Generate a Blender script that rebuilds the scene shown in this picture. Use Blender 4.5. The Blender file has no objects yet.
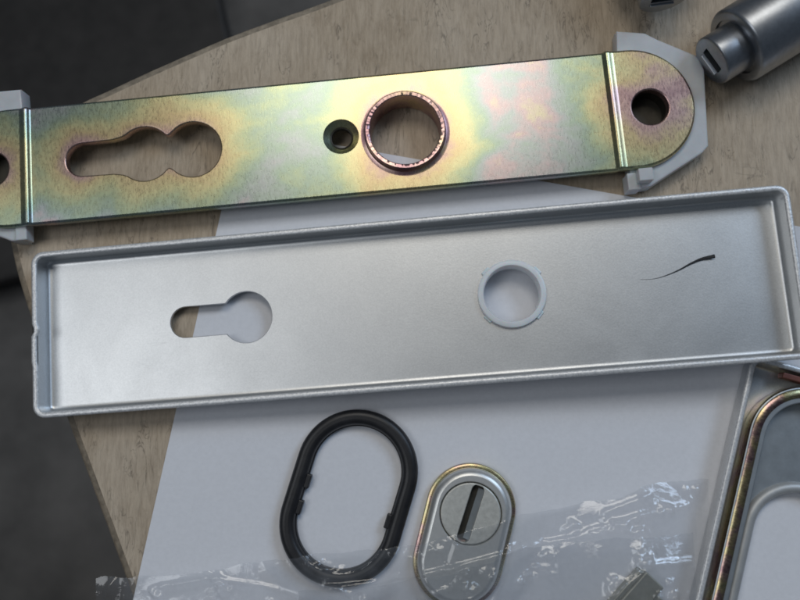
import bpy, bmesh, math, random
from mathutils import Vector, Matrix, Quaternion, noise
random.seed(7)
S = bpy.context.scene
COL = S.collection
MM = 0.001
rad = math.radians

# ---------------------------------------------------------------- camera
F, NX, NY, H = 780.0, 425.0, 405.0, 223.0       # focal length and nadir in photo pixels, height in mm
n = Vector(((NX-400)/F, -(NY-300)/F, -1)).normalized()
Q = n.rotation_difference(Vector((0, 0, -1)))
cam_d = bpy.data.cameras.new('camera'); cam = bpy.data.objects.new('camera', cam_d); COL.objects.link(cam)
cam.location = (0, 0, H*MM); cam.rotation_mode = 'QUATERNION'; cam.rotation_quaternion = Q
cam_d.sensor_width = 36; cam_d.lens = 36*F/800; cam_d.clip_start = 0.01; cam_d.clip_end = 20
cam_d.dof.use_dof = True; cam_d.dof.focus_distance = 0.222; cam_d.dof.aperture_fstop = 14
S.camera = cam
# ---------------------------------------------------------------- world, lamps, exposure
W = bpy.data.worlds.new('World'); S.world = W; W.use_nodes = True
bg = W.node_tree.nodes['Background']; bg.inputs[0].default_value = (0.62, 0.78, 1.0, 1); bg.inputs[1].default_value = 0.065
S.view_settings.view_transform = 'Standard'; S.view_settings.look = 'None'
S.view_settings.exposure = 0; S.view_settings.gamma = 1
def lamp(name, loc, target, size, sizey, power, colour):
    d = bpy.data.lights.new(name, 'AREA'); d.shape = 'RECTANGLE'; d.size = size; d.size_y = sizey
    d.energy = power; d.color = colour
    o = bpy.data.objects.new(name, d); COL.objects.link(o); o.location = loc
    o.rotation_mode = 'QUATERNION'
    o.rotation_quaternion = (Vector(target)-Vector(loc)).to_track_quat('-Z', 'Y')
    return o
lamp('ceiling_light', (-0.05, 0.56, 0.95), (-0.02, 0.05, 0), 0.50, 0.34, 2.5, (1.0, 0.95, 0.86))
lamp('window_light', (1.0, 0.85, 1.1), (0, 0, 0), 0.6, 0.6, 7.6, (0.60, 0.77, 1.0))
lamp('room_light', (-0.64, 0.00, 1.1), (0, 0, 0), 0.50, 0.50, 2.1, (0.94, 0.97, 1.0))

def P(px, py, z=0.0):
    """point (mm) at height z seen at photo pixel px, py"""
    v = Q @ Vector(((px-400)/F, -(py-300)/F, -1))
    return Vector((0, 0, H)) + v*((z-H)/v.z)

# ---------------------------------------------------------------- materials
def new_mat(name):
    m = bpy.data.materials.new(name); m.use_nodes = True
    nt = m.node_tree; b = nt.nodes['Principled BSDF']
    return m, nt, b
def N(nt, t, **kw):
    k = nt.nodes.new(t)
    for a, v in kw.items(): setattr(k, a, v)
    return k
def L(nt, a, b): nt.links.new(a, b)
def coords(nt, scale=(1, 1, 1), rot=(0, 0, 0)):
    tc = N(nt, 'ShaderNodeTexCoord'); mp = N(nt, 'ShaderNodeMapping')
    mp.inputs['Scale'].default_value = scale; mp.inputs['Rotation'].default_value = rot
    L(nt, tc.outputs['Object'], mp.inputs['Vector']); return mp.outputs['Vector']
def noise_tex(nt, vec, scale, detail=3, rough=0.55, dist=0):
    t = N(nt, 'ShaderNodeTexNoise'); t.inputs['Scale'].default_value = scale
    t.inputs['Detail'].default_value = detail; t.inputs['Roughness'].default_value = rough
    t.inputs['Distortion'].default_value = dist
    L(nt, vec, t.inputs['Vector']); return t.outputs['Fac']
def ramp(nt, fac, stops, interp='LINEAR'):
    r = N(nt, 'ShaderNodeValToRGB'); r.color_ramp.interpolation = interp
    e = r.color_ramp.elements
    while len(e) < len(stops): e.new(0.5)
    for i, (p, c) in enumerate(stops):
        e[i].position = p; e[i].color = (c[0], c[1], c[2], 1) if not isinstance(c, (int, float)) else (c, c, c, 1)
    L(nt, fac, r.inputs['Fac']); return r.outputs['Color']
def math_n(nt, op, a, b=None, clamp=False):
    k = N(nt, 'ShaderNodeMath', operation=op); k.use_clamp = clamp
    for i, v in enumerate((a, b)):
        if v is None: continue
        if isinstance(v, (int, float)): k.inputs[i].default_value = v
        else: L(nt, v, k.inputs[i])
    return k.outputs[0]
def mixc(nt, fac, a, b, mode='MIX'):
    k = N(nt, 'ShaderNodeMix', data_type='RGBA', blend_type=mode)
    if isinstance(fac, (int, float)): k.inputs[0].default_value = fac
    else: L(nt, fac, k.inputs[0])
    for i, v in ((6, a), (7, b)):
        if isinstance(v, tuple): k.inputs[i].default_value = (*v, 1)
        else: L(nt, v, k.inputs[i])
    return k.outputs[2]
def bump(nt, b, h, strength, dist):
    k = N(nt, 'ShaderNodeBump'); k.inputs['Strength'].default_value = strength; k.inputs['Distance'].default_value = dist
    L(nt, h, k.inputs['Height']); L(nt, k.outputs[0], b.inputs['Normal']); return k

def mat_painted_silver():
    m, nt, b = new_mat('satin_silver_paint')
    v = coords(nt)
    f = noise_tex(nt, v, 2600, 2); g = noise_tex(nt, v, 60, 3)
    c = ramp(nt, f, [(0.25, (0.60, 0.61, 0.615)), (0.75, (0.74, 0.75, 0.755))])
    sx = noise_tex(nt, coords(nt, (0.06, 1, 1), (0, 0, 0.5)), 260, 2, 0.5, 0.4)
    sm = ramp(nt, noise_tex(nt, coords(nt), 45, 2), [(0.60, 0), (0.70, 0.7)])
    c = mixc(nt, sm, c, mixc(nt, 1.0, c, ramp(nt, sx, [(0.490, 1.0), (0.4975, 0.78), (0.505, 1.0)]), 'MULTIPLY'))
    c = mixc(nt, 0.22, c, ramp(nt, g, [(0.3, (0.58, 0.59, 0.60)), (0.7, (0.76, 0.77, 0.77))]))
    L(nt, c, b.inputs['Base Color'])
    b.inputs['Metallic'].default_value = 0.97
    L(nt, ramp(nt, noise_tex(nt, coords(nt), 26, 5, 0.65, 1.5), [(0.35, 0.395), (0.7, 0.435)]), b.inputs['Roughness'])
    bump(nt, b, f, 0.3, 0.00005); return m
def mat_rim():
    m, nt, b = new_mat('sanded_rim_edge')
    v = coords(nt); f = noise_tex(nt, v, 1500, 3, 0.7)
    L(nt, ramp(nt, f, [(0.35, (0.60, 0.61, 0.62)), (0.6, (0.86, 0.86, 0.86))]), b.inputs['Base Color'])
    b.inputs['Metallic'].default_value = 0.4; b.inputs['Roughness'].default_value = 0.36
    bump(nt, b, f, 0.5, 0.0002); return m
def mat_zinc(name, centres, phase=0.0, gloss=0.21, dark=0.55, cloud=38):
    """yellow passivated zinc: film colour follows the distance to holes plus slow clouds"""
    m, nt, b = new_mat(name)
    v = coords(nt)
    tc = N(nt, 'ShaderNodeTexCoord'); sp = N(nt, 'ShaderNodeSeparateXYZ'); L(nt, tc.outputs['Object'], sp.inputs[0])
    d = None
    for (x0, x1, y, r) in centres:                     # capsules along x
        cx = math_n(nt, 'MINIMUM', math_n(nt, 'MAXIMUM', sp.outputs[0], x0), x1)
        dx = math_n(nt, 'SUBTRACT', sp.outputs[0], cx); dy = math_n(nt, 'SUBTRACT', sp.outputs[1], y)
        q = math_n(nt, 'SQRT', math_n(nt, 'ADD', math_n(nt, 'MULTIPLY', dx, dx), math_n(nt, 'MULTIPLY', dy, dy)))
        q = math_n(nt, 'DIVIDE', math_n(nt, 'SUBTRACT', q, r), 0.016)
        d = q if d is None else math_n(nt, 'MINIMUM', d, q)
    cl = noise_tex(nt, coords(nt, (1, 1.6, 1)), cloud, 3, 0.55, 0.5)
    grain = noise_tex(nt, coords(nt, (1, 0.30, 1), (0, 0, 0.12)), 2600, 3, 0.7)
    mid = noise_tex(nt, coords(nt, (1, 1, 1), (0, 0, 0.6)), 170, 4, 0.65)
    xr = ramp(nt, math_n(nt, 'MULTIPLY', sp.outputs[0], 5.0), [(0.0, 0.80), (0.28, 0.74), (0.42, 0.55), (0.58, 0.55), (0.68, 1.0), (0.75, 0.98), (0.83, 0.55), (0.9, 0.30)])  # film tone along x; the darker left end also paints in weaker light
    t = math_n(nt, 'ADD', math_n(nt, 'MULTIPLY', math_n(nt, 'SUBTRACT', cl, 0.5), 1.15), math_n(nt, 'MULTIPLY', math_n(nt, 'SUBTRACT', mid, 0.5), 0.35))
    if d is not None:
        dd = math_n(nt, 'MINIMUM', math_n(nt, 'MAXIMUM', d, 0.0), 1.0)
        t = math_n(nt, 'ADD', math_n(nt, 'MULTIPLY', t, math_n(nt, 'ADD', math_n(nt, 'MULTIPLY', dd, 0.7), 0.3)), math_n(nt, 'MULTIPLY', math_n(nt, 'MULTIPLY', dd, xr), 0.82))
    t = math_n(nt, 'ADD', t, math_n(nt, 'ADD', math_n(nt, 'MULTIPLY', math_n(nt, 'SUBTRACT', grain, 0.5), 0.10), 0.08+phase))
    c = ramp(nt, t, [(0.0, (0.46, 0.28, 0.30)), (0.10, (0.68, 0.47, 0.42)), (0.22, (0.76, 0.61, 0.35)), (0.36, (0.75, 0.70, 0.40)),
                     (0.50, (0.54, 0.61, 0.40)), (0.64, (0.44, 0.54, 0.44)), (0.78, (0.50, 0.54, 0.53)), (0.90, (0.63, 0.51, 0.51)), (1.0, (0.68, 0.62, 0.46))])
    c = mixc(nt, dark, c, ramp(nt, grain, [(0.3, 0.32), (0.7, 0.72)]), 'MULTIPLY')
    L(nt, c, b.inputs['Base Color'])
    b.inputs['Metallic'].default_value = 0.93
    L(nt, ramp(nt, grain, [(0.3, gloss+.04), (0.75, gloss+0.12)]), b.inputs['Roughness'])
    bump(nt, b, math_n(nt, 'ADD', grain, math_n(nt, 'MULTIPLY', mid, 0.1)), 0.22, 0.00005); return m
def mat_plain(name, col, rough=0.5, metal=0.0, nscale=300, var=0.25, bmp=0.2, bd=0.0002, **kw):
    m, nt, b = new_mat(name)
    f = noise_tex(nt, coords(nt), nscale, 4, 0.6)
    lo = tuple(x*(1-var) for x in col); hi = tuple(min(1, x*(1+var)) for x in col)
    L(nt, ramp(nt, f, [(0.3, lo), (0.7, hi)]), b.inputs['Base Color'])
    b.inputs['Roughness'].default_value = rough; b.inputs['Metallic'].default_value = metal
    for k, v in kw.items(): b.inputs[k.replace('_', ' ')].default_value = v
    bump(nt, b, f, bmp, bd); return m
def mat_wood():
    m, nt, b = new_mat('worn_plywood')
    a = rad(-14)
    fine = noise_tex(nt, coords(nt, (1, 0.13, 1), (0, 0, a)), 1000, 4, 0.7, 0.4)
    mid = noise_tex(nt, coords(nt, (1, 0.35, 1), (0, 0, a)), 420, 5, 0.75, 1.0)
    big = noise_tex(nt, coords(nt, (1, 0.7, 1), (0, 0, a)), 28, 4, 0.6)
    c = ramp(nt, mid, [(0.28, (0.23, 0.175, 0.12)), (0.5, (0.44, 0.365, 0.28)), (0.75, (0.56, 0.485, 0.39))])
    c = mixc(nt, 0.5, c, ramp(nt, fine, [(0.35, (0.24, 0.19, 0.14)), (0.60, (0.58, 0.495, 0.39))]))
    c = mixc(nt, 0.40, c, ramp(nt, big, [(0.35, (0.30, 0.235, 0.165)), (0.65, (0.49, 0.43, 0.36))]))
    # short dark cracks, and scratches running across the grain
    cr = noise_tex(nt, coords(nt, (1, 0.22, 1), (0, 0, a+0.1)), 260, 3, 0.6, 1.6)
    k = ramp(nt, cr, [(0.465, 1.0), (0.487, 0.55), (0.493, 0.55), (0.51, 1.0)])
    msk = ramp(nt, noise_tex(nt, coords(nt, (1, .6, 1), (0, 0, a)), 120, 3), [(0.47, 0), (0.60, 1)])
    c = mixc(nt, msk, c, mixc(nt, 1.0, c, k, 'MULTIPLY'))
    sc = noise_tex(nt, coords(nt, (0.25, 1, 1), (0, 0, 0.75)), 110, 2, 0.5, 0.8)
    k2 = ramp(nt, sc, [(0.485, 1.0), (0.498, 0.5), (0.511, 1.0)])
    msk2 = ramp(nt, noise_tex(nt, coords(nt, (1, 1, 1), (0, 0, 1.9)), 70, 2), [(0.62, 0), (0.72, 0.5)])
    c = mixc(nt, msk2, c, mixc(nt, 1.0, c, k2, 'MULTIPLY'))
    c = mixc(nt, 1.0, c, (1.15, 1.11, 1.05), 'MULTIPLY')
    L(nt, c, b.inputs['Base Color']); b.inputs['Roughness'].default_value = 0.58
    b.inputs['Specular IOR Level'].default_value = 0.4
    bump(nt, b, math_n(nt, 'ADD', fine, math_n(nt, 'MULTIPLY', mid, 1.0)), 0.6, 0.0003); return m
def mat_film():
    m = bpy.data.materials.new('clear_film'); m.use_nodes = True; nt = m.node_tree; nt.nodes.clear()
    out = N(nt, 'ShaderNodeOutputMaterial'); tr = N(nt, 'ShaderNodeBsdfTransparent'); tr.inputs[0].default_value = (0.95, 0.955, 0.96, 1)
    gl = N(nt, 'ShaderNodeBsdfGlossy'); gl.inputs['Roughness'].default_value = 0.035; gl.inputs[0].default_value = (1, 1, 1, 1)
    df = N(nt, 'ShaderNodeBsdfDiffuse'); df.inputs[0].default_value = (0.62, 0.65, 0.70, 1)
    fr = N(nt, 'ShaderNodeLayerWeight'); fr.inputs[0].default_value = 0.5
    m1 = N(nt, 'ShaderNodeMixShader'); m2 = N(nt, 'ShaderNodeMixShader')
    f = noise_tex(nt, coords(nt), 90, 3)
    L(nt, ramp(nt, f, [(0.35, 0.03), (0.7, 0.13)]), m1.inputs[0]); L(nt, tr.outputs[0], m1.inputs[1]); L(nt, df.outputs[0], m1.inputs[2])
    L(nt, math_n(nt, 'ADD', math_n(nt, 'POWER', fr.outputs['Facing'], 2.6), 0.05, True), m2.inputs[0]); L(nt, m1.outputs[0], m2.inputs[1]); L(nt, gl.outputs[0], m2.inputs[2])
    bp = N(nt, 'ShaderNodeBump'); bp.inputs['Strength'].default_value = 0.25; bp.inputs['Distance'].default_value = 0.0005
    L(nt, noise_tex(nt, coords(nt), 260, 4, 0.6, 1.0), bp.inputs['Height'])
    L(nt, bp.outputs[0], gl.inputs['Normal'])
    L(nt, m2.outputs[0], out.inputs[0]); return m

M = {}
M['silver'] = mat_painted_silver(); M['rim'] = mat_rim(); M['wood'] = mat_wood(); M['film'] = mat_film()
M['paper'] = mat_plain('white_paper', (0.80, 0.81, 0.85), 0.75, 0, 900, 0.03, 0.15, 0.00005)
M['rubber'] = mat_plain('black_rubber', (0.014, 0.014, 0.016), 0.42, 0, 240, 0.4, 0.3)
M['white_plastic'] = mat_plain('milky_plastic', (0.82, 0.83, 0.85), 0.35, 0, 200, 0.06, 0.15, Transmission_Weight=0.0, Subsurface_Weight=0.3, Subsurface_Scale=0.004)
M['clip_plastic'] = mat_plain('greyish_plastic', (0.58, 0.60, 0.62), 0.35, 0, 200, 0.06, 0.15, Subsurface_Weight=0.3, Subsurface_Scale=0.004)
M['steel'] = mat_plain('satin_nickel', (0.36, 0.38, 0.41), 0.36, 0.95, 700, 0.10, 0.12, 0.00006)
M['steel_dark'] = mat_plain('dark_steel', (0.16, 0.17, 0.19), 0.34, 0.9, 500, 0.2, 0.2)
M['disc'] = mat_plain('cast_steel_disc', (0.60, 0.60, 0.56), 0.5, 0.55, 900, 0.12, 0.4, 0.0001)
M['galv'] = mat_plain('galvanised_steel', (0.42, 0.455, 0.48), 0.42, 0.7, 260, 0.10, 0.3, 0.00015)
M['black_hole'] = mat_plain('painted_bore_shade', (0.05, 0.045, 0.035), 0.5, 0.6)  # near-black colour paints in the shade inside holes and slots
M['mark'] = mat_plain('black_bristle', (0.02, 0.022, 0.026), 0.4)
M['brass'] = mat_plain('dull_nickel_brass', (0.40, 0.39, 0.32), 0.42, 0.6, 500, 0.12, 0.3)
M['cover'] = mat_plain('matt_nickel_cover', (0.70, 0.705, 0.69), 0.38, 0.7, 900, 0.05, 0.2, 0.0001)
M['collar'] = mat_plain('matte_zamak', (0.50, 0.51, 0.51), 0.5, 0.5, 200, 0.1, 0.2, 0.0001)
M['copper'] = mat_plain('reddish_brown', (0.22, 0.085, 0.065), 0.5, 0.3)
M['floor'] = mat_plain('charcoal_floor', (0.135, 0.125, 0.115), 0.45, 0, 14, 0.35, 0.2, 0.002)
M['box'] = mat_plain('black_plastic', (0.036, 0.032, 0.029), 0.55, 0, 60, 0.25, 0.3, 0.001)
M['edge'] = mat_plain('board_edge_wood', (0.27, 0.225, 0.17), 0.7, 0, 420, 0.35, 0.5, 0.0003)

def ss(a, b, t):
    t = max(0, min(1, (t-a)/(b-a))); return t*t*(3-2*t)
# ---------------------------------------------------------------- mesh helpers (all lengths in mm, turned to metres at link time)
def circle(cx, cy, r, nseg=64, ccw=True, a0=0.0):
    p = [(cx+r*math.cos(a0+2*math.pi*i/nseg), cy+r*math.sin(a0+2*math.pi*i/nseg)) for i in range(nseg)]
    return p if ccw else p[::-1]
def arc(cx, cy, r, a0, a1, k):
    return [(cx+r*math.cos(a0+(a1-a0)*i/k), cy+r*math.sin(a0+(a1-a0)*i/k)) for i in range(k+1)]
def rrect(x0, y0, x1, y1, r, k=8):
    p = []
    for cx, cy, a in ((x1-r, y0+r, -90), (x1-r, y1-r, 0), (x0+r, y1-r, 90), (x0+r, y0+r, 180)):
        p += arc(cx, cy, r, rad(a), rad(a+90), k)
    return p
def stadium(x0, x1, r, k=28, cy=0.0):
    """long axis on x, arc centres at x0 and x1"""
    return arc(x1, cy, r, rad(-90), rad(90), k) + arc(x0, cy, r, rad(90), rad(270), k)
def area(p): return 0.5*sum(p[i][0]*p[(i+1) % len(p)][1]-p[(i+1) % len(p)][0]*p[i][1] for i in range(len(p)))
def offset(p, d):
    """move every point to the left of the direction of travel by d"""
    if abs(d) < 1e-9: return list(p)
    out = []; m = len(p)
    for i in range(m):
        a, b, c = Vector(p[i-1]), Vector(p[i]), Vector(p[(i+1) % m])
        e1 = (b-a); e2 = (c-b)
        if e1.length < 1e-7: e1 = e2
        if e2.length < 1e-7: e2 = e1
        e1 = e1.normalized(); e2 = e2.normalized()
        n1 = Vector((-e1.y, e1.x)); n2 = Vector((-e2.y, e2.x)); nn = n1+n2
        if nn.length < 1e-6: nn = n1
        nn.normalize(); s = max(0.5, nn.dot(n1))
        out.append((b.x+nn.x*d/s, b.y+nn.y*d/s))
    return out
def bev(z0, z1, bb, bt, k=3, dm=0):
    """bottom-to-top profile (inset, z) of a plate edge with rounded corners"""
    pr = []
    for i in range(k+1):
        a = math.pi/2*i/k; pr.append((bb*(1-math.sin(a)), z0+bb*(1-math.cos(a))))
    for i in range(k+1):
        a = math.pi/2*i/k; pr.append((bt*(1-math.cos(a)), z1-bt*(1-math.sin(a))))
    return pr
def rings(bm, loop, profile):
    rs = []
    for off, z in profile:
        rs.append([bm.verts.new((x, y, z)) for x, y in offset(loop, off)])
    for a, b in zip(rs[:-1], rs[1:]):
        m = len(a)
        for i in range(m):
            try: bm.faces.new((a[i], a[(i+1) % m], b[(i+1) % m], b[i])).smooth = True
            except ValueError: pass
    return rs
def ring_edges(bm, r):
    return [bm.edges.get((r[i], r[(i+1) % len(r)])) or bm.edges.new((r[i], r[(i+1) % len(r)])) for i in range(len(r))]
def fill(bm, rs, up=True):
    ed = []
    for r in rs: ed += ring_edges(bm, r)
    for e in ed: e.smooth = False
    g = bmesh.ops.triangle_fill(bm, use_beauty=True, use_dissolve=False, edges=ed, normal=(0, 0, 1 if up else -1))
    for f in g['geom']:
        if isinstance(f, bmesh.types.BMFace):
            f.smooth = False
            if (f.normal.z > 0) != up: f.normal_flip()
def plate(bm, outer, holes, profile, hole_profiles=None):
    if area(outer) < 0: outer = outer[::-1]
    tops, bots = [], []
    rs = rings(bm, outer, profile); bots.append(rs[0]); tops.append(rs[-1])
    for i, h in enumerate(holes):
        if area(h) > 0: h = h[::-1]
        pr = (hole_profiles or {}).get(i, profile)
        rs = rings(bm, h, pr); bots.append(rs[0]); tops.append(rs[-1])
    fill(bm, tops, True); fill(bm, bots, False)
def lathe(bm, prof, nseg=64, axis='z', close=True):
    """prof: (radius, height) list; revolve about z"""
    rs = []
    for r, z in prof:
        if r < 1e-6: rs.append([bm.verts.new((0, 0, z))]*nseg)
        else: rs.append([bm.verts.new((r*math.cos(2*math.pi*i/nseg), r*math.sin(2*math.pi*i/nseg), z)) for i in range(nseg)])
    for a, b in zip(rs[:-1], rs[1:]):
        for i in range(nseg):
            j = (i+1) % nseg
            vs = []
            for v in (a[i], a[j], b[j], b[i]):
                if v not in vs: vs.append(v)
            if len(vs) > 2:
                try: bm.faces.new(vs).smooth = True
                except ValueError: pass
def link(name, bm, mats, parent=None, loc=None, rot=None, angle=35, recalc=True):
    if recalc: bmesh.ops.recalc_face_normals(bm, faces=bm.faces[:])
    for e in bm.edges:
        if len(e.link_faces) == 2 and e.calc_face_angle(0) > rad(angle): e.smooth = False
    me = bpy.data.meshes.new(name); bmesh.ops.scale(bm, vec=(MM, MM, MM), verts=bm.verts[:]); bm.to_mesh(me); bm.free()
    for m in (mats if isinstance(mats, (list, tuple)) else [mats]): me.materials.append(m)
    o = bpy.data.objects.new(name, me); COL.objects.link(o)
    if parent: o.parent = parent
    if loc is not None: o.location = Vector(loc)*MM
    if rot is not None: o.rotation_euler = rot
    return o
def tag(o, label, cat, group=None):
    o['label'] = label; o['category'] = cat
    if group: o['group'] = group
    return o
def thing(name, label, cat, loc, rot=(0, 0, 0), group=None):
    o = bpy.data.objects.new(name, None); COL.objects.link(o); o.empty_display_size = 0.01
    o.location = Vector(loc)*MM; o.rotation_euler = rot
    return tag(o, label, cat, group)
def box(bm, x0, y0, z0, x1, y1, z1, b=0.3):
    g = bmesh.ops.create_cube(bm, size=1)
    for v in g['verts']:
        v.co = Vector(((x0+x1)/2+v.co.x*(x1-x0), (y0+y1)/2+v.co.y*(y1-y0), (z0+z1)/2+v.co.z*(z1-z0)))
    if b:
        ed = list({e for v in g['verts'] for e in v.link_edges})
        bmesh.ops.bevel(bm, geom=ed, offset=b, segments=2, affect='EDGES', profile=0.5)
def keyhole(cx, cy, r, sx, sy, rs, extra=None):
    """round lobe at (cx,cy) with a slot of half width rs running towards -x to an arc centred at sx"""
    a = math.asin(rs/r); k = 14
    if extra is None:
        p = arc(cx, cy, r, -math.pi+a, math.pi-a, 40)
    else:
        ex, er = extra; d = ex-cx                      # second lobe further along +x, centres d apart
        x = (d*d+r*r-er*er)/(2*d); y = math.sqrt(r*r-x*x); t1 = math.atan2(y, x); t2 = math.atan2(y, x-d)
        p = arc(cx, cy, r, -math.pi+a, -t1, 18) + arc(ex, cy, er, -t2, t2, 34)[1:-1] + arc(cx, cy, r, t1, math.pi-a, 18)
    return p + arc(sx, sy, rs, rad(90), rad(270), k)

class Frame:
    """local frame of a thing: place(), and inv(px,py,z) = local xy of a photo pixel on its plane z"""
    def __init__(s, loc, rot):
        s.loc = Vector(loc); s.m = rot.to_matrix() if hasattr(rot, 'to_matrix') else rot; s.mi = s.m.transposed()
    def inv(s, px, py, z=0.0):
        o = s.mi @ (Vector((0, 0, H))-s.loc); v = s.mi @ (Q @ Vector(((px-400)/F, -(py-300)/F, -1)))
        q = o+v*((z-o.z)/v.z); return (q.x, q.y)

# ================================================================ SETTING
bm = bmesh.new(); bmesh.ops.create_grid(bm, x_segments=1, y_segments=1, size=4000)
fl = link('floor', bm, M['floor'], loc=(0, 0, -520)); fl['kind'] = 'structure'

# wooden board with worn, rounded corner
def smooth_poly(pts, k=6):
    out = []; m = len(pts)
    for i in range(m-1):
        p0, p1, p2, p3 = (Vector(pts[max(i-1, 0)]), Vector(pts[i]), Vector(pts[i+1]), Vector(pts[min(i+2, m-1)]))
        for j in range(k):
            t = j/k
            out.append(tuple(0.5*((2*p1)+(p2-p0)*t+(2*p0-5*p1+4*p2-p3)*t*t+(3*p1-p0-3*p2+p3)*t**3)))
    out.append(tuple(pts[-1])); return out
ep = [(560, -95), (430, -42), (323, 0), (225, 36), (110, 87), (74, 105), (38, 130), (14, 165), (5, 205), (8, 242), (25, 307), (68, 427), (128, 590), (180, 730)]
eb = smooth_poly([tuple(P(x, y, 0).xy) for x, y in ep], 8)
eb = [(x+0.12*noise.noise(Vector((x*.15, y*.15, 3))), y+0.12*noise.noise(Vector((x*.15, y*.15, 9)))) for x, y in eb]
outline = eb + [(60, -330), (330, -330), (330, 250), (120, 250)]
if area(outline) < 0: outline.reverse()
board = thing('wooden_board', 'worn grey-brown plywood board with a rounded corner, carrying all the lock parts', 'board', (0, 0, -18))
bm = bmesh.new(); plate(bm, offset(outline, 2.5), [], [(0, 0.5), (0, 18)]); link('board_surface', bm, M['wood'], board)
bm = bmesh.new(); rs = rings(bm, outline, [(2.48, 0.5), (0.3, 0.3), (0, 1.5), (0, 15.8), (0.3, 16.8), (1.0, 17.5), (2.48, 17.85)]); link('edge_band', bm, M['edge'], board, recalc=False)

# made-up black slab filling the dark area below, charcoal floor beyond
bx = thing('dark_slab', 'made-up black slab filling the dark area below the upper left corner of the board', 'box', (P(0, 0, -460).x, P(0, 0, -460).y, -520), (0, 0, rad(14)))
fr = Frame((bx.location.x*1000, bx.location.y*1000, -520), Matrix.Rotation(rad(14), 3, 'Z'))
x1, y0 = fr.inv(219, 10, 45)[0], fr.inv(20, 272, 45)[1]
bm = bmesh.new(); box(bm, x1-620, y0, 0, x1, y0+520, 32, 4); link('slab_base', bm, M['box'], bx)
bm = bmesh.new(); box(bm, x1-626, y0-4, 33, x1+3, y0+526, 45, 4); link('slab_top', bm, M['box'], bx)

# ================================================================ PAPER
tl = P(240, 128, 0.35); ang = (P(610, 194.5, 0.35)-P(400, 157.5, 0.35)); ang = math.atan2(ang.y, ang.x)
bm = bmesh.new(); nx_, ny_ = 60, 44
g = [[bm.verts.new((297*i/nx_, -210*j/ny_, 0.35+0.25*(1+noise.noise(Vector((i*.13, j*.13, 0))))*min(1, (min(i, nx_-i, j, ny_-j))/6)*0.4)) for j in range(ny_+1)] for i in range(nx_+1)]
for i in range(nx_):
    for j in range(ny_): bm.faces.new((g[i][j], g[i][j+1], g[i+1][j+1], g[i+1][j])).smooth = True
ext = bmesh.ops.extrude_face_region(bm, geom=bm.faces[:])
for v in ext['geom']:
    if isinstance(v, bmesh.types.BMVert): v.co.z -= 0.12
pp = link('paper_sheet', bm, M['paper'], loc=(tl.x, tl.y, 0), rot=(0, 0, ang))
tag(pp, 'plain white paper sheet lying on the board under the silver cover plate', 'paper')

# ================================================================ ZINC PLATE (top)
ZT = 7.5; TH = 2.6
A_S = rad(5.09)
o0 = P(27.5, 166, ZT); zl = thing('backing_plate', 'long iridescent yellow zinc plate with a keyhole and a raised round collar, on white clips', 'lock plate', (o0.x, o0.y, 0), (0, 0, A_S), 'zinc backing plates')
fs = Frame((o0.x, o0.y, 0), Matrix.Rotation(A_S, 3, 'Z'))
hw = 17.7
xR = fs.inv(613, 112, ZT)[0]                                        # right fold
xt = fs.inv(634, 112, ZT+1.1)[0]; xtl = xR-xt                       # arc centres of the ends
out = stadium(xtl, xt, hw, 30)
def ax(px, py, z=ZT): return fs.inv(px, py, z)
l1 = ax(144.5, 153.6); l2 = ax(193, 149.2); sl = ax(82.5, 158.6)
kh = keyhole(l1[0], l1[1], 8.05, sl[0], l1[1], 4.9, (l2[0], 8.15))
for _ in range(4):                                                  # blend the cusps between the lobes
    m_ = len(kh); nk_ = list(kh)
    for i in range(m_):
        a, b, c = Vector(kh[i-1]), Vector(kh[i]), Vector(kh[(i+1) % m_])
        if (b-a).angle(c-b, 0) > rad(14): nk_[i] = tuple(b*.5+(a+c)*.25)
    kh = nk_
col_c = ax(405, 129.5, 10); scr = ax(341, 136.5); hr = ax(651, 106, ZT+1.1); hl = (xR-hr[0], hr[1])
holes = [kh, circle(*col_c, 10.9, 72), circle(*scr, 4.95, 40), circle(*hr, 5.1, 44), circle(*hl, 5.1, 44)]
pr = bev(ZT-TH, ZT, 0.3, 0.75, 3); ph = bev(ZT-TH, ZT, 0.2, 0.4, 3)
hp = {0: ph, 1: ph, 2: [(-1.7, ZT-TH), (-1.7, ZT-1.6), (-1.2, ZT-1.2), (-0.1, ZT-0.35), (0.25, ZT)], 3: bev(ZT-TH, ZT, .2, .5, 3), 4: bev(ZT-TH, ZT, .2, .5, 3)}
bm = bmesh.new(); plate(bm, out, holes, pr, hp)
for s, x in ((1, xR), (-1, 0.0)):
    for q in (-1.2, -0.9, -0.6, -0.3, 0.0, 0.35, 0.9, 1.5, 2.0):
        geom = bm.verts[:]+bm.edges[:]+bm.faces[:]
        bmesh.ops.bisect_plane(bm, geom=geom, plane_co=(x+s*q, 0, 0), plane_no=(1, 0, 0))
def joggle(t):                                                     # bead: steep inside, shallow outside
    return 1.15*ss(-1.2, -0.1, t)-0.65*ss(0.1, 2.0, t)
for v in bm.verts:
    v.co.z += joggle(v.co.x-xR) + joggle(-v.co.x)
for f in bm.faces:                                                 # fold faces smooth
    if f.calc_center_median().x > xR-1.3 and f.calc_center_median().x < xR+2.1 or -2.1 < f.calc_center_median().x < 1.3: f.smooth = True
cap = [(sl[0]*MM, (sl[0]+1)*MM, l1[1]*MM, 0.0042), (l1[0]*MM, l2[0]*MM, l1[1]*MM, 0.0060), (col_c[0]*MM, col_c[0]*MM, col_c[1]*MM, 0.0095), (hr[0]*MM, hr[0]*MM, hr[1]*MM, 0.0042), (hl[0]*MM, hl[0]*MM, hl[1]*MM, 0.0042)]
M['zinc'] = mat_zinc('yellow_passivated_zinc', cap)
body = link('plate_body', bm, M['zinc'], zl, angle=50)
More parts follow.
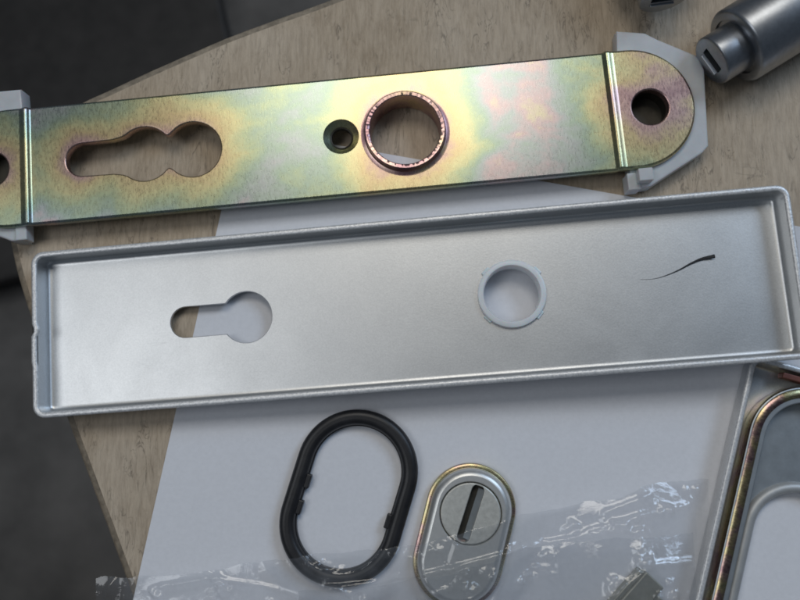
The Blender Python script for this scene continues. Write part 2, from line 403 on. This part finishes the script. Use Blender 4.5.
# collar
M['zinc_rim'] = mat_zinc('yellow_zinc_collar', [], 0.0, 0.22, 0.3)
bm = bmesh.new()
lathe(bm, [(10.0, 1.0), (10.0, 9.5), (10.1, 9.9), (10.35, 10.1), (11.2, 10.15), (11.45, 9.95), (11.5, 9.5), (11.5, 8.1), (11.75, 7.7), (12.3, 7.54), (12.8, 7.5), (12.8, 7.3), (10.9, 7.3), (10.9, 1.0), (10.0, 1.0)], 260)
for v in bm.verts:                                                  # file marks across the rim
    if v.co.z > 9.8:
        a = math.atan2(v.co.y, v.co.x); v.co.z += 0.06*max(-.5, min(.35, noise.noise(Vector((math.cos(a)*22, math.sin(a)*22, v.co.xy.length*.4)))))
link('collar', bm, [M['zinc_rim']], zl, (col_c[0], col_c[1], 0))
bm = bmesh.new(); lathe(bm, [(2.9, 4.3), (2.9, 5.9), (3.3, 6.1), (3.3, 5.4), (3.9, 4.8), (3.9, 4.3), (2.9, 4.3)], 40)
link('threaded_boss', bm, M['black_hole'], zl, (scr[0], scr[1], 0))
# added dark cups that paint the shade inside the two end holes
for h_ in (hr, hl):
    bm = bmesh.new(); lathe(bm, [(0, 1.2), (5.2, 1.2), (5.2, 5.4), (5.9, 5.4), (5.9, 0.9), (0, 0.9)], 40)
    link('hole_shade_cup', bm, M['black_hole'], zl, (h_[0], h_[1], 0))
# plastic clips
def clip(pts, side):
    pl = [ax(x, y, 3.0) for x, y in pts]
    bm = bmesh.new(); lo = pl if area(pl) > 0 else pl[::-1]
    plate(bm, lo, [circle((hr if side > 0 else hl)[0], hr[1], 6.4, 32)], bev(0.4, 5.9, .2, .5, 2))
    return bm
rp = [(614, 35.5), (642, 37.5), (655, 44), (695, 60.5), (701, 74), (705, 149), (699, 156), (648, 189), (629, 191), (627, 170), (616, 120)]
ck = link('plastic_clip', clip(rp, 1), M['clip_plastic'], zl)
bm = bmesh.new(); a = ax(639, 176, 9.4); box(bm, a[0], a[1]-1.5, 3.5, a[0]+4.1, a[1]+2.2, 9.6, .35); link('clip_tooth', bm, M['clip_plastic'], ck)
bm = bmesh.new(); a = ax(629, 179, 6); box(bm, a[0]-.6, a[1]-3.4, 1, a[0]+3.0, a[1]+1.6, 6.6, .35); link('clip_tooth', bm, M['clip_plastic'], ck)
lp = [(-60, 75), (-30, 98), (25.5, 93), (27, 108), (29, 222), (28, 243), (16, 243), (0, 237), (-45, 235), (-80, 190)]
ck = link('plastic_clip', clip(lp, -1), M['clip_plastic'], zl)
bm = bmesh.new(); a = ax(16, 240, 6); box(bm, a[0], a[1]-.3, 2, a[0]+3.4, a[1]+4.9, 6.6, .35); link('clip_tooth', bm, M['clip_plastic'], ck)

# ================================================================ COVER PLATES (trays)
def tray_mesh(lx, wy, h, holes=(), r=3.4, t=1.35):
    """open-topped pressed tray; returns body and rim bmeshes"""
    o = rrect(0, -wy/2, lx, wy/2, r, 7)
    prof_out = [(1.6+.0, 0.0), (0.9, .12), (0.45, .5), (0.25, 1.2), (0, h-0.45)]
    fz = 1.0
    prof_in = [(t+.1, h-0.6), (t+0.3, fz+1.4), (t+0.4, fz+0.85), (t+0.65, fz+.42), (t+1.0, fz+.16), (t+1.4, fz+.03), (t+1.8, fz)]
    bm = bmesh.new()
    if area(o) < 0: o = o[::-1]
    ro = rings(bm, o, prof_out); ri = rings(bm, o, prof_in)
    ht, hb = [], []
    for hl_ in holes:
        hh = hl_ if area(hl_) < 0 else hl_[::-1]
        rs = rings(bm, hh, [(0.1, 0), (0, .1), (0, fz-.15), (0.15, fz)]); hb.append(rs[0]); ht.append(rs[-1])
    fill(bm, [ri[-1]]+ht, True); fill(bm, [ro[0]]+hb, False)
    b2 = bmesh.new()
    o2 = []
    for i in range(len(o)):
        a, b = Vector(o[i]), Vector(o[(i+1) % len(o)]); k = max(1, int((b-a).length/1.2))
        o2 += [tuple(a.lerp(b, j/k)) for j in range(k)]
    rr = rings(b2, o2, [(-0.1, h-.6), (-.05, h-.25), (.3, h), (t-.2, h), (t+.12, h-.25), (t+.15, h-.6)])
    for v in b2.verts:
        nn = noise.noise(Vector((v.co.x*.9, v.co.y*.9, 0)))
        v.co.z += 0.05*nn
    return bm, b2
HT = 7.3
pitch = math.asin((HT+0.4)/203.0); A_T = rad(4.46)
mt = Matrix.Rotation(A_T, 3, 'Z') @ Matrix.Rotation(-pitch, 3, 'Y')
e0 = P(33, 334.5, HT+0.6)
t1 = thing('cover_plate', 'large silver tray-like cover plate across the middle, with keyhole opening and white plastic ring', 'cover plate', (e0.x, e0.y, 0.75), mt.to_euler(), 'silver cover plates')
ft = Frame((e0.x, e0.y, 0.75), mt)
LX = ft.inv(800, 270, HT)[0]+0.3; WY = 46.8
fz = 1.0
k1 = ft.inv(246.5, 317, fz); k2 = ft.inv(185.5, 321.5, fz); rc = ft.inv(512, 293.5, fz+1)
khole = keyhole(k1[0], k1[1], 7.35, k2[0], k1[1], 4.4)
khole = [(x, y) for x, y in khole]
bmb, bmr = tray_mesh(LX, WY, HT, [khole, circle(rc[0], rc[1], 9.2, 56)])
for v in bmr.verts:                                                 # small nick in the left rim
    if v.co.x < 2 and abs(v.co.y-1.2) < 0.9: v.co.x += 0.45
    elif v.co.x < 2 and 1.2 > v.co.y > -9: v.co.x -= 0.25
link('tray_body', bmb, M['silver'], t1, angle=60); rim = link('rim', bmr, M['rim'], t1, angle=80, recalc=False)
# plastic bushing with ears
bm = bmesh.new(); lathe(bm, [(7.75, -3.2), (7.75, 1.9), (8.0, 2.3), (9.0, 2.35), (9.45, 2.1), (9.5, 1.02), (9.1, 0.98), (9.1, -3.2), (7.75, -3.2)], 72)
bush = link('plastic_bushing', bm, M['white_plastic'], t1, (rc[0], rc[1], 0))
for a in (38, 134, 222, 318):
    bm = bmesh.new(); box(bm, 9.1, -1.3, 1.02, 10.15, 1.3, 1.5, .25)
    link('clip_ear', bm, M['white_plastic'], bush, (0, 0, 0), (0, 0, rad(a)))
# bristle stuck on the tray floor
cv = [(640, 279.5), (650, 279.3), (660, 277.5), (670, 274), (680, 269.5), (690, 264), (700, 259.5), (707, 257.8), (714, 256.6)]
cp = smooth_poly([ft.inv(x, y, fz) for x, y in cv], 4)
bm = bmesh.new(); prev = None
for i, (x, y) in enumerate(cp):
    a = Vector(cp[max(i-1, 0)]); b = Vector(cp[min(i+1, len(cp)-1)]); d = (b-a).normalized(); nn = Vector((-d.y, d.x)); w = 0.03+0.60*(i/len(cp))**1.7
    c = [bm.verts.new((x+nn.x*w*s*.9, y+nn.y*w*s*.9, fz+.05+.7*(i/len(cp))**2+zz*min(1, w*2))) for s, zz in ((-1, 0), (-.5, .22), (.5, .22), (1, 0))]
    if prev:
        for q in range(4): bm.faces.new((prev[q], prev[(q+1) % 4], c[(q+1) % 4], c[q]))
    else: bm.faces.new(c)
    prev = c
bm.faces.new(prev)
br = link('bristle', bm, M['mark'])
br.matrix_world = Matrix.Translation(Vector((e0.x, e0.y, 0.75))*MM) @ mt.to_4x4()
tag(br, 'thin black curved bristle lying on the right part of the silver tray', 'bristle')

# second tray, lower right
pa, pb = P(741.5, 408, HT), P(697.5, 600, HT); d2 = pb-pa; A2 = math.atan2(d2.y, d2.x)      # local +x runs down the picture
cw = P(754, 354.5, HT); m2 = Matrix.Rotation(A2, 3, 'Z')
oc = cw + m2 @ Vector((0, 23.15, 0))
t2 = thing('cover_plate', 'second silver cover plate cut off by the lower right corner, holding a zinc frame', 'cover plate', (oc.x, oc.y, 0.55), (0, 0, A2), 'silver cover plates')
f2 = Frame((oc.x, oc.y, 0.55), m2)
ov = [f2.inv(x, y, 1) for x, y in ((800, 560),)]
hole2 = stadium(44.6, 110, 12.2, 24)
bmb, bmr = tray_mesh(LX, WY, HT-.6, [hole2])
link('tray_body', bmb, M['silver'], t2, angle=60); link('rim', bmr, M['rim'], t2, angle=80, recalc=False)
# zinc frame inside second tray
ftop = 6.9
q = f2.inv(746, 470, ftop); yl = q[1]
zf = thing('zinc_frame', 'rainbow-edged zinc mounting frame with round corners sitting inside the lower right cover plate', 'frame', (oc.x, oc.y, 1.6), (0, 0, A2))
yoff = 23.15-2.6
x_top = f2.inv(800, 384, ftop)[0]
R2 = 15.5
o = rrect(4.4, -19.6, 150, 19.6, R2, 16)
bm = bmesh.new()
hin = offset(o, 4.3)
plate(bm, o, [hin], bev(0, 5.4, .2, .35, 2))
M['zinc_edge'] = mat_zinc('rainbow_zinc_edge', [], 0.12, 0.16, 0.95, 130)
fo = link('outer_ring', bm, [M['galv'], M['zinc_edge']], zf)
for p_ in fo.data.polygons:
    if abs(p_.normal.z) < 0.8: p_.material_index = 1
bm = bmesh.new(); box(bm, 2.3, -14, 1.2, 3.9, 19.6, 4.6, .3); link('reddish_strip', bm, M['copper'], zf)  # thin reddish-brown bar between tray end wall and frame
# gold roll on the outer edge
bm = bmesh.new(); rings(bm, o if area(o) > 0 else o[::-1], [(0.0, 3.9), (-.15, 4.6), (.1, 5.2), (.8, 5.6), (1.9, 5.9), (2.7, 5.85), (2.9, 5.42)])
link('rolled_edge', bm, M['zinc_edge'], zf, recalc=False)
bm = bmesh.new(); plate(bm, offset(hin if area(hin) > 0 else hin[::-1], -.05), [stadium(44.2, 105, 11.5, 24)], bev(0.0, .9, .1, .2, 2))
link('frame_floor', bm, M['galv'], zf)
bm = bmesh.new(); s_ = stadium(44.2, 105, 14.6, 28); rs = rings(bm, s_, [(0, .92), (0.25, 1.7), (.9, 2.3), (1.7, 2.45), (2.5, 2.3), (3.0, 1.8), (3.1, .5)])
link('inner_collar', bm, M['collar'], zf, recalc=False)

# ================================================================ RUBBER GASKET
ct, cb = P(357, 471, 2), P(341, 523, 2); dd = ct-cb; ag = math.atan2(dd.y, dd.x)
gk = thing('rubber_gasket', 'black oval rubber gasket ring lying on the white paper', 'gasket', (cb.x, cb.y, 0.75), (0, 0, ag))
bm = bmesh.new(); so = stadium(0, dd.length, 17.0, 36); si = stadium(0, dd.length, 12.7, 36)
plate(bm, so, [si], bev(0, 3.6, .5, 1.7, 6)); link('ring_body', bm, M['rubber'], gk)
bm = bmesh.new(); plate(bm, stadium(0, dd.length, 12.9, 36), [stadium(0, dd.length, 12.35, 36)], bev(0, 1.5, .1, .25, 2)); link('inner_lip', bm, M['rubber'], gk)
for x, y in ((dd.length*.55, 12.4), (dd.length*.30, -12.4), (dd.length*.05, 12.4)):
    bm = bmesh.new(); box(bm, x-2.0, y-.9, .2, x+2.0, y+.9, 2.5, .3); link('locking_lug', bm, M['rubber'], gk)

# ================================================================ SECURITY ROSETTE
rt, rb = P(471, 509, 3), P(458, 562, 3); dr = rt-rb; ar = math.atan2(dr.y, dr.x); dl = dr.length
ro = thing('lock_rosette', 'small oval silver lock rosette with a slotted round disc, its lower half under the film', 'rosette', (rb.x, rb.y, 0.75), (0, 0, ar))
M['zinc_base'] = mat_zinc('rainbow_zinc_rosette_base', [], 0.14, 0.2, 0.7, 110)
bm = bmesh.new(); rings_o = stadium(0, dl, 12.3, 36)
pr = [(.3, 0), (0, .3), (0, 1.6), (.25, 2.1), (.8, 2.3), (1.3, 2.25)]
plate(bm, rings_o, [], pr); link('zinc_base', bm, M['zinc_base'], ro)
bm = bmesh.new()
dome = [(1.1, 2.0), (1.15, 2.6), (1.45, 3.6), (1.9, 4.4), (2.5, 4.85), (3.1, 5.0)]
dc = (dl-.9, 0)
plate(bm, rings_o, [circle(dc[0], dc[1], 8.45, 56)], dome, {0: [(0, 2.0), (0, 4.8), (.2, 5.0)]}); link('silver_cover', bm, M['cover'], ro, angle=50)
bm = bmesh.new(); slot = stadium(-6.3, 6.3, 1.75, 8)
plate(bm, circle(0, 0, 8.15, 56), [slot], bev(2.0, 4.9, .1, .35, 2), {0: bev(2.0, 4.9, .05, .15, 2)})
adisc = rad(71.5)-ar
dk = link('slotted_disc', bm, M['disc'], ro, (dc[0], dc[1], 0), (0, 0, adisc))
bm = bmesh.new(); plate(bm, circle(0, 0, 7.6, 40), [], bev(1.7, 2.4, .05, .05, 1)); link('slot_floor', bm, M['black_hole'], dk)

bm = bmesh.new(); vs = [bm.verts.new(p) for p in ((-7.0, -.1, 2.35), (7.0, -.1, 2.35), (7.0, -1.8, 2.35), (-7.0, -1.8, 2.35), (7.0, -1.8, 3.7), (-7.0, -1.8, 3.7))]
for f in ((0, 1, 4, 5), (0, 3, 2, 1), (3, 5, 4, 2), (0, 5, 3), (1, 2, 4)): bm.faces.new([vs[i] for i in f])
link('lit_wall_wedge', bm, M['galv'], dk)  # added pale wedge; its slope imitates the lit gradient on the slot's right wall
# ================================================================ METAL BLOCK in film
b0 = P(646, 571, 5); b1 = P(663.5, 587.5, 5); db = b1-b0; ab = math.atan2(db.y, db.x)
blk = thing('metal_block', 'dull brass bar end lying under the clear bag at the bottom edge of the photo', 'block', (b0.x, b0.y, 0.75), (0, 0, ab))
bm = bmesh.new(); box(bm, 0, -26, 0, db.length, 0, 5, .35); link('block_body', bm, M['brass'], blk)
bm = bmesh.new(); box(bm, -1.3, -26, 0, .1, -.5, 4.2, .3); link('side_strip', bm, M['brass'], blk)
bm = bmesh.new(); box(bm, db.length-.1, -26, 0, db.length+3.2, -2.5, 3.0, .3); link('side_strip', bm, M['brass'], blk)

# ================================================================ KNOB SHANKS
def shank(base, yaw, label, rb_=11.0, z=11.0):
    o = thing('knob_shank', label, 'knob shank', (base.x, base.y, z), (0, 0, yaw), 'knob shanks at the upper edge')
    bm = bmesh.new()
    lathe(bm, [(0.0, 8.6), (8.3, 8.6), (8.3, 8.0), (10.0, 8.0), (10.6, 8.3), (11.0, 9.0), (11.0, 62), (10.5, 63), (0, 63)], 64); b_ = link('shank_body', bm, M['steel'], o, (0, 0, 0), (0, rad(90), 0))
    bm = bmesh.new(); sl_ = rrect(-1.8, -3.6, 1.0, 3.6, .4, 3); lip = rrect(1.9, -3.4, 2.6, 3.4, .3, 3)
    c0 = circle(0, 0, 7.1, 56)
    plate(bm, c0, [sl_], bev(0.0, 9.0, .6, .2, 3), {0: bev(0, 9, .1, .1, 1)})
    nk = link('neck', bm, M['steel'], o, (0, 0, 0), (0, rad(90), 0))
    bm = bmesh.new(); box(bm, 1.9, -3.5, -.5, 2.9, 3.5, .6, .25); link('key_tongue', bm, M['steel'], nk)
    bm = bmesh.new(); plate(bm, rrect(-2.2, -4, 1.4, 4, .4, 3), [], bev(4.5, 5.2, .05, .05, 1)); link('slot_bottom', bm, M['black_hole'], nk)
    return o
e = P(711.5, 61.5, 11); e2 = P(795.5, 10.0, 11); v = e2-e
shank(e, math.atan2(v.y, v.x), 'cylindrical satin steel knob shank with a slotted neck, right of the zinc plate')
e = P(664, 0, 11)
shank(e, rad(98), 'knob shank of which only the rounded end shows at the upper edge of the photo')

# ================================================================ PLASTIC BAG
top = [(96, 577), (130, 577), (175, 575), (205, 571), (250, 563), (290, 556), (330, 553), (370, 548), (400, 544), (440, 536), (480, 524), (520, 514), (560, 508), (600, 500), (640, 488), (680, 479), (698, 478), (708, 480)]
def top_y(px):
    for (a, b), (c, d) in zip(top[:-1], top[1:]):
        if a <= px <= c: return b+(d-b)*(px-a)/(c-a)
    return top[-1][1]
def drape(x, y):
    """height of what lies under the film at world xy (mm)"""
    def cap_d(p, a, b):
        p = Vector(p); a = a.xy; b = b.xy; t = max(0, min(1, (p-a).dot(b-a)/(b-a).length_squared)); return (p-a.lerp(b, t)).length
    h = 1.2
    d = abs(cap_d((x, y), ct, cb)-15); h = max(h, 4.9-max(0, d-2.2)*.55)
    d = cap_d((x, y), rt, rb); h = max(h, 6.3-max(0, d-9.5)*.45)
    loc = Matrix.Rotation(-ab, 2) @ (Vector((x, y))-b0.xy)
    ddx = max(-1.5-loc.x, loc.x-db.length-2, 0, loc.y); h = max(h, 6.1-max(0, ddx)*.22)
    return h
def ridge(x, y, s, seed):
    return 1-abs(2*noise.noise(Vector((x*s, y*s, seed))))
CREASES = [([(285, 553), (330, 546), (372, 544), (420, 538), (470, 528), (520, 516)], .45), ([(330, 586), (380, 580), (430, 570), (470, 560), (505, 551), (560, 541), (610, 530)], .5),
           ([(509, 545), (505, 565), (497, 585), (492, 600)], .45), ([(150, 590), (205, 578), (260, 586), (300, 596)], .4), ([(605, 512), (630, 502), (650, 494)], .55),
           ([(535, 560), (560, 545), (590, 530), (640, 515), (690, 505)], .4), ([(103, 600), (107, 588), (113, 579)], .5), ([(122, 600), (124, 588), (122, 578)], .4),
           ([(600, 600), (625, 580), (650, 562), (690, 560)], .5), ([(450, 560), (455, 545), (452, 530)], .3), ([(420, 596), (450, 585), (475, 560)], .3)]
CREASES = [([P(a, b, 4).xy for a, b in pl], w) for pl, w in CREASES]
def crease(x, y):
    p = Vector((x, y)); h = 0
    for pl, w in CREASES:
        for a, b in zip(pl[:-1], pl[1:]):
            d = b-a; t = max(0, min(1, (p-a).dot(d)/d.length_squared)); q = (p-a-d*t).length
            if q < 3: h = max(h, w*max(0, 1-q/1.1)**1.0+.25*w*max(0, 1-q/3))
    return h*1.3
def crumple(x, y, seed):
    # sharp folds: cellular distances give flat facets with creases between them
    wx = x+4*noise.noise(Vector((x*.06, y*.06, seed+5))); wy = y+4*noise.noise(Vector((x*.06, y*.06, seed+8)))
    d, _ = noise.voronoi(Vector((wx*.055, wy*.13, seed)))
    e, _ = noise.voronoi(Vector((wx*.16, wy*.22, seed+3)))
    k = 0.2+0.8*ss(.0, .45, noise.noise(Vector((x*.035, y*.06, seed+20))))
    return crease(x, y)+k*((d[1]-d[0])*.26 + (e[1]-e[0])*.03) + ridge(x, y, .045, seed)*0.5 + 1.7*ss(.10, .42, noise.noise(Vector((x*.13, y*.17, seed+31))))*(.35+noise.noise(Vector((x*.42, y*.55, seed+40))))
bag = thing('plastic_bag', 'crumpled clear plastic bag lying over the bottom edge of the paper', 'plastic bag', (0, -50, 0.6))
def film(name, edge, px0, px1, lift, seed, nu=440, nv=100, amp=1.0, py1=690):
    bm = bmesh.new(); g = []
    for i in range(nu+1):
        px = px0+(px1-px0)*i/nu; col = []
        ty = edge(px)+5*noise.noise(Vector((px*.03, seed, 0)))+1.5*noise.noise(Vector((px*.11, seed, 4)))
        for j in range(nv+1):
            t = j/nv; py = ty+(py1-ty)*t
            q = P(px-(0.24*(py-ty) if px0 > 300 else 0), py, 2.0)
            edgef = min(1, j/7)*min(1, (nu-i)/10, i/10+.2)
            z = max(drape(q.x, q.y), 1.3)+lift+max(-.2, amp*edgef*crumple(q.x, q.y, seed))
            if q.x < P(112, 590).x: z = max(z-0.4, 1.3)
            col.append(bm.verts.new((q.x, q.y+50, z)))
        g.append(col)
    for i in range(nu):
        for j in range(nv): bm.faces.new((g[i][j], g[i][j+1], g[i+1][j+1], g[i+1][j])).smooth = True
    return link(name, bm, M['film'], bag, angle=180)
film('upper_film', top_y, 96, 708, 0.5, 1.0)
film('folded_film', lambda px: 590-(px-300)*.165+6*math.sin(px*.02), 300, 690, 1.4, 7.0, nu=220, nv=60)

# ---------------------------------------------------------------- render settings
S.render.engine = 'CYCLES'; S.cycles.max_bounces = 8; S.cycles.transparent_max_bounces = 12
S.cycles.filter_width = 1.8
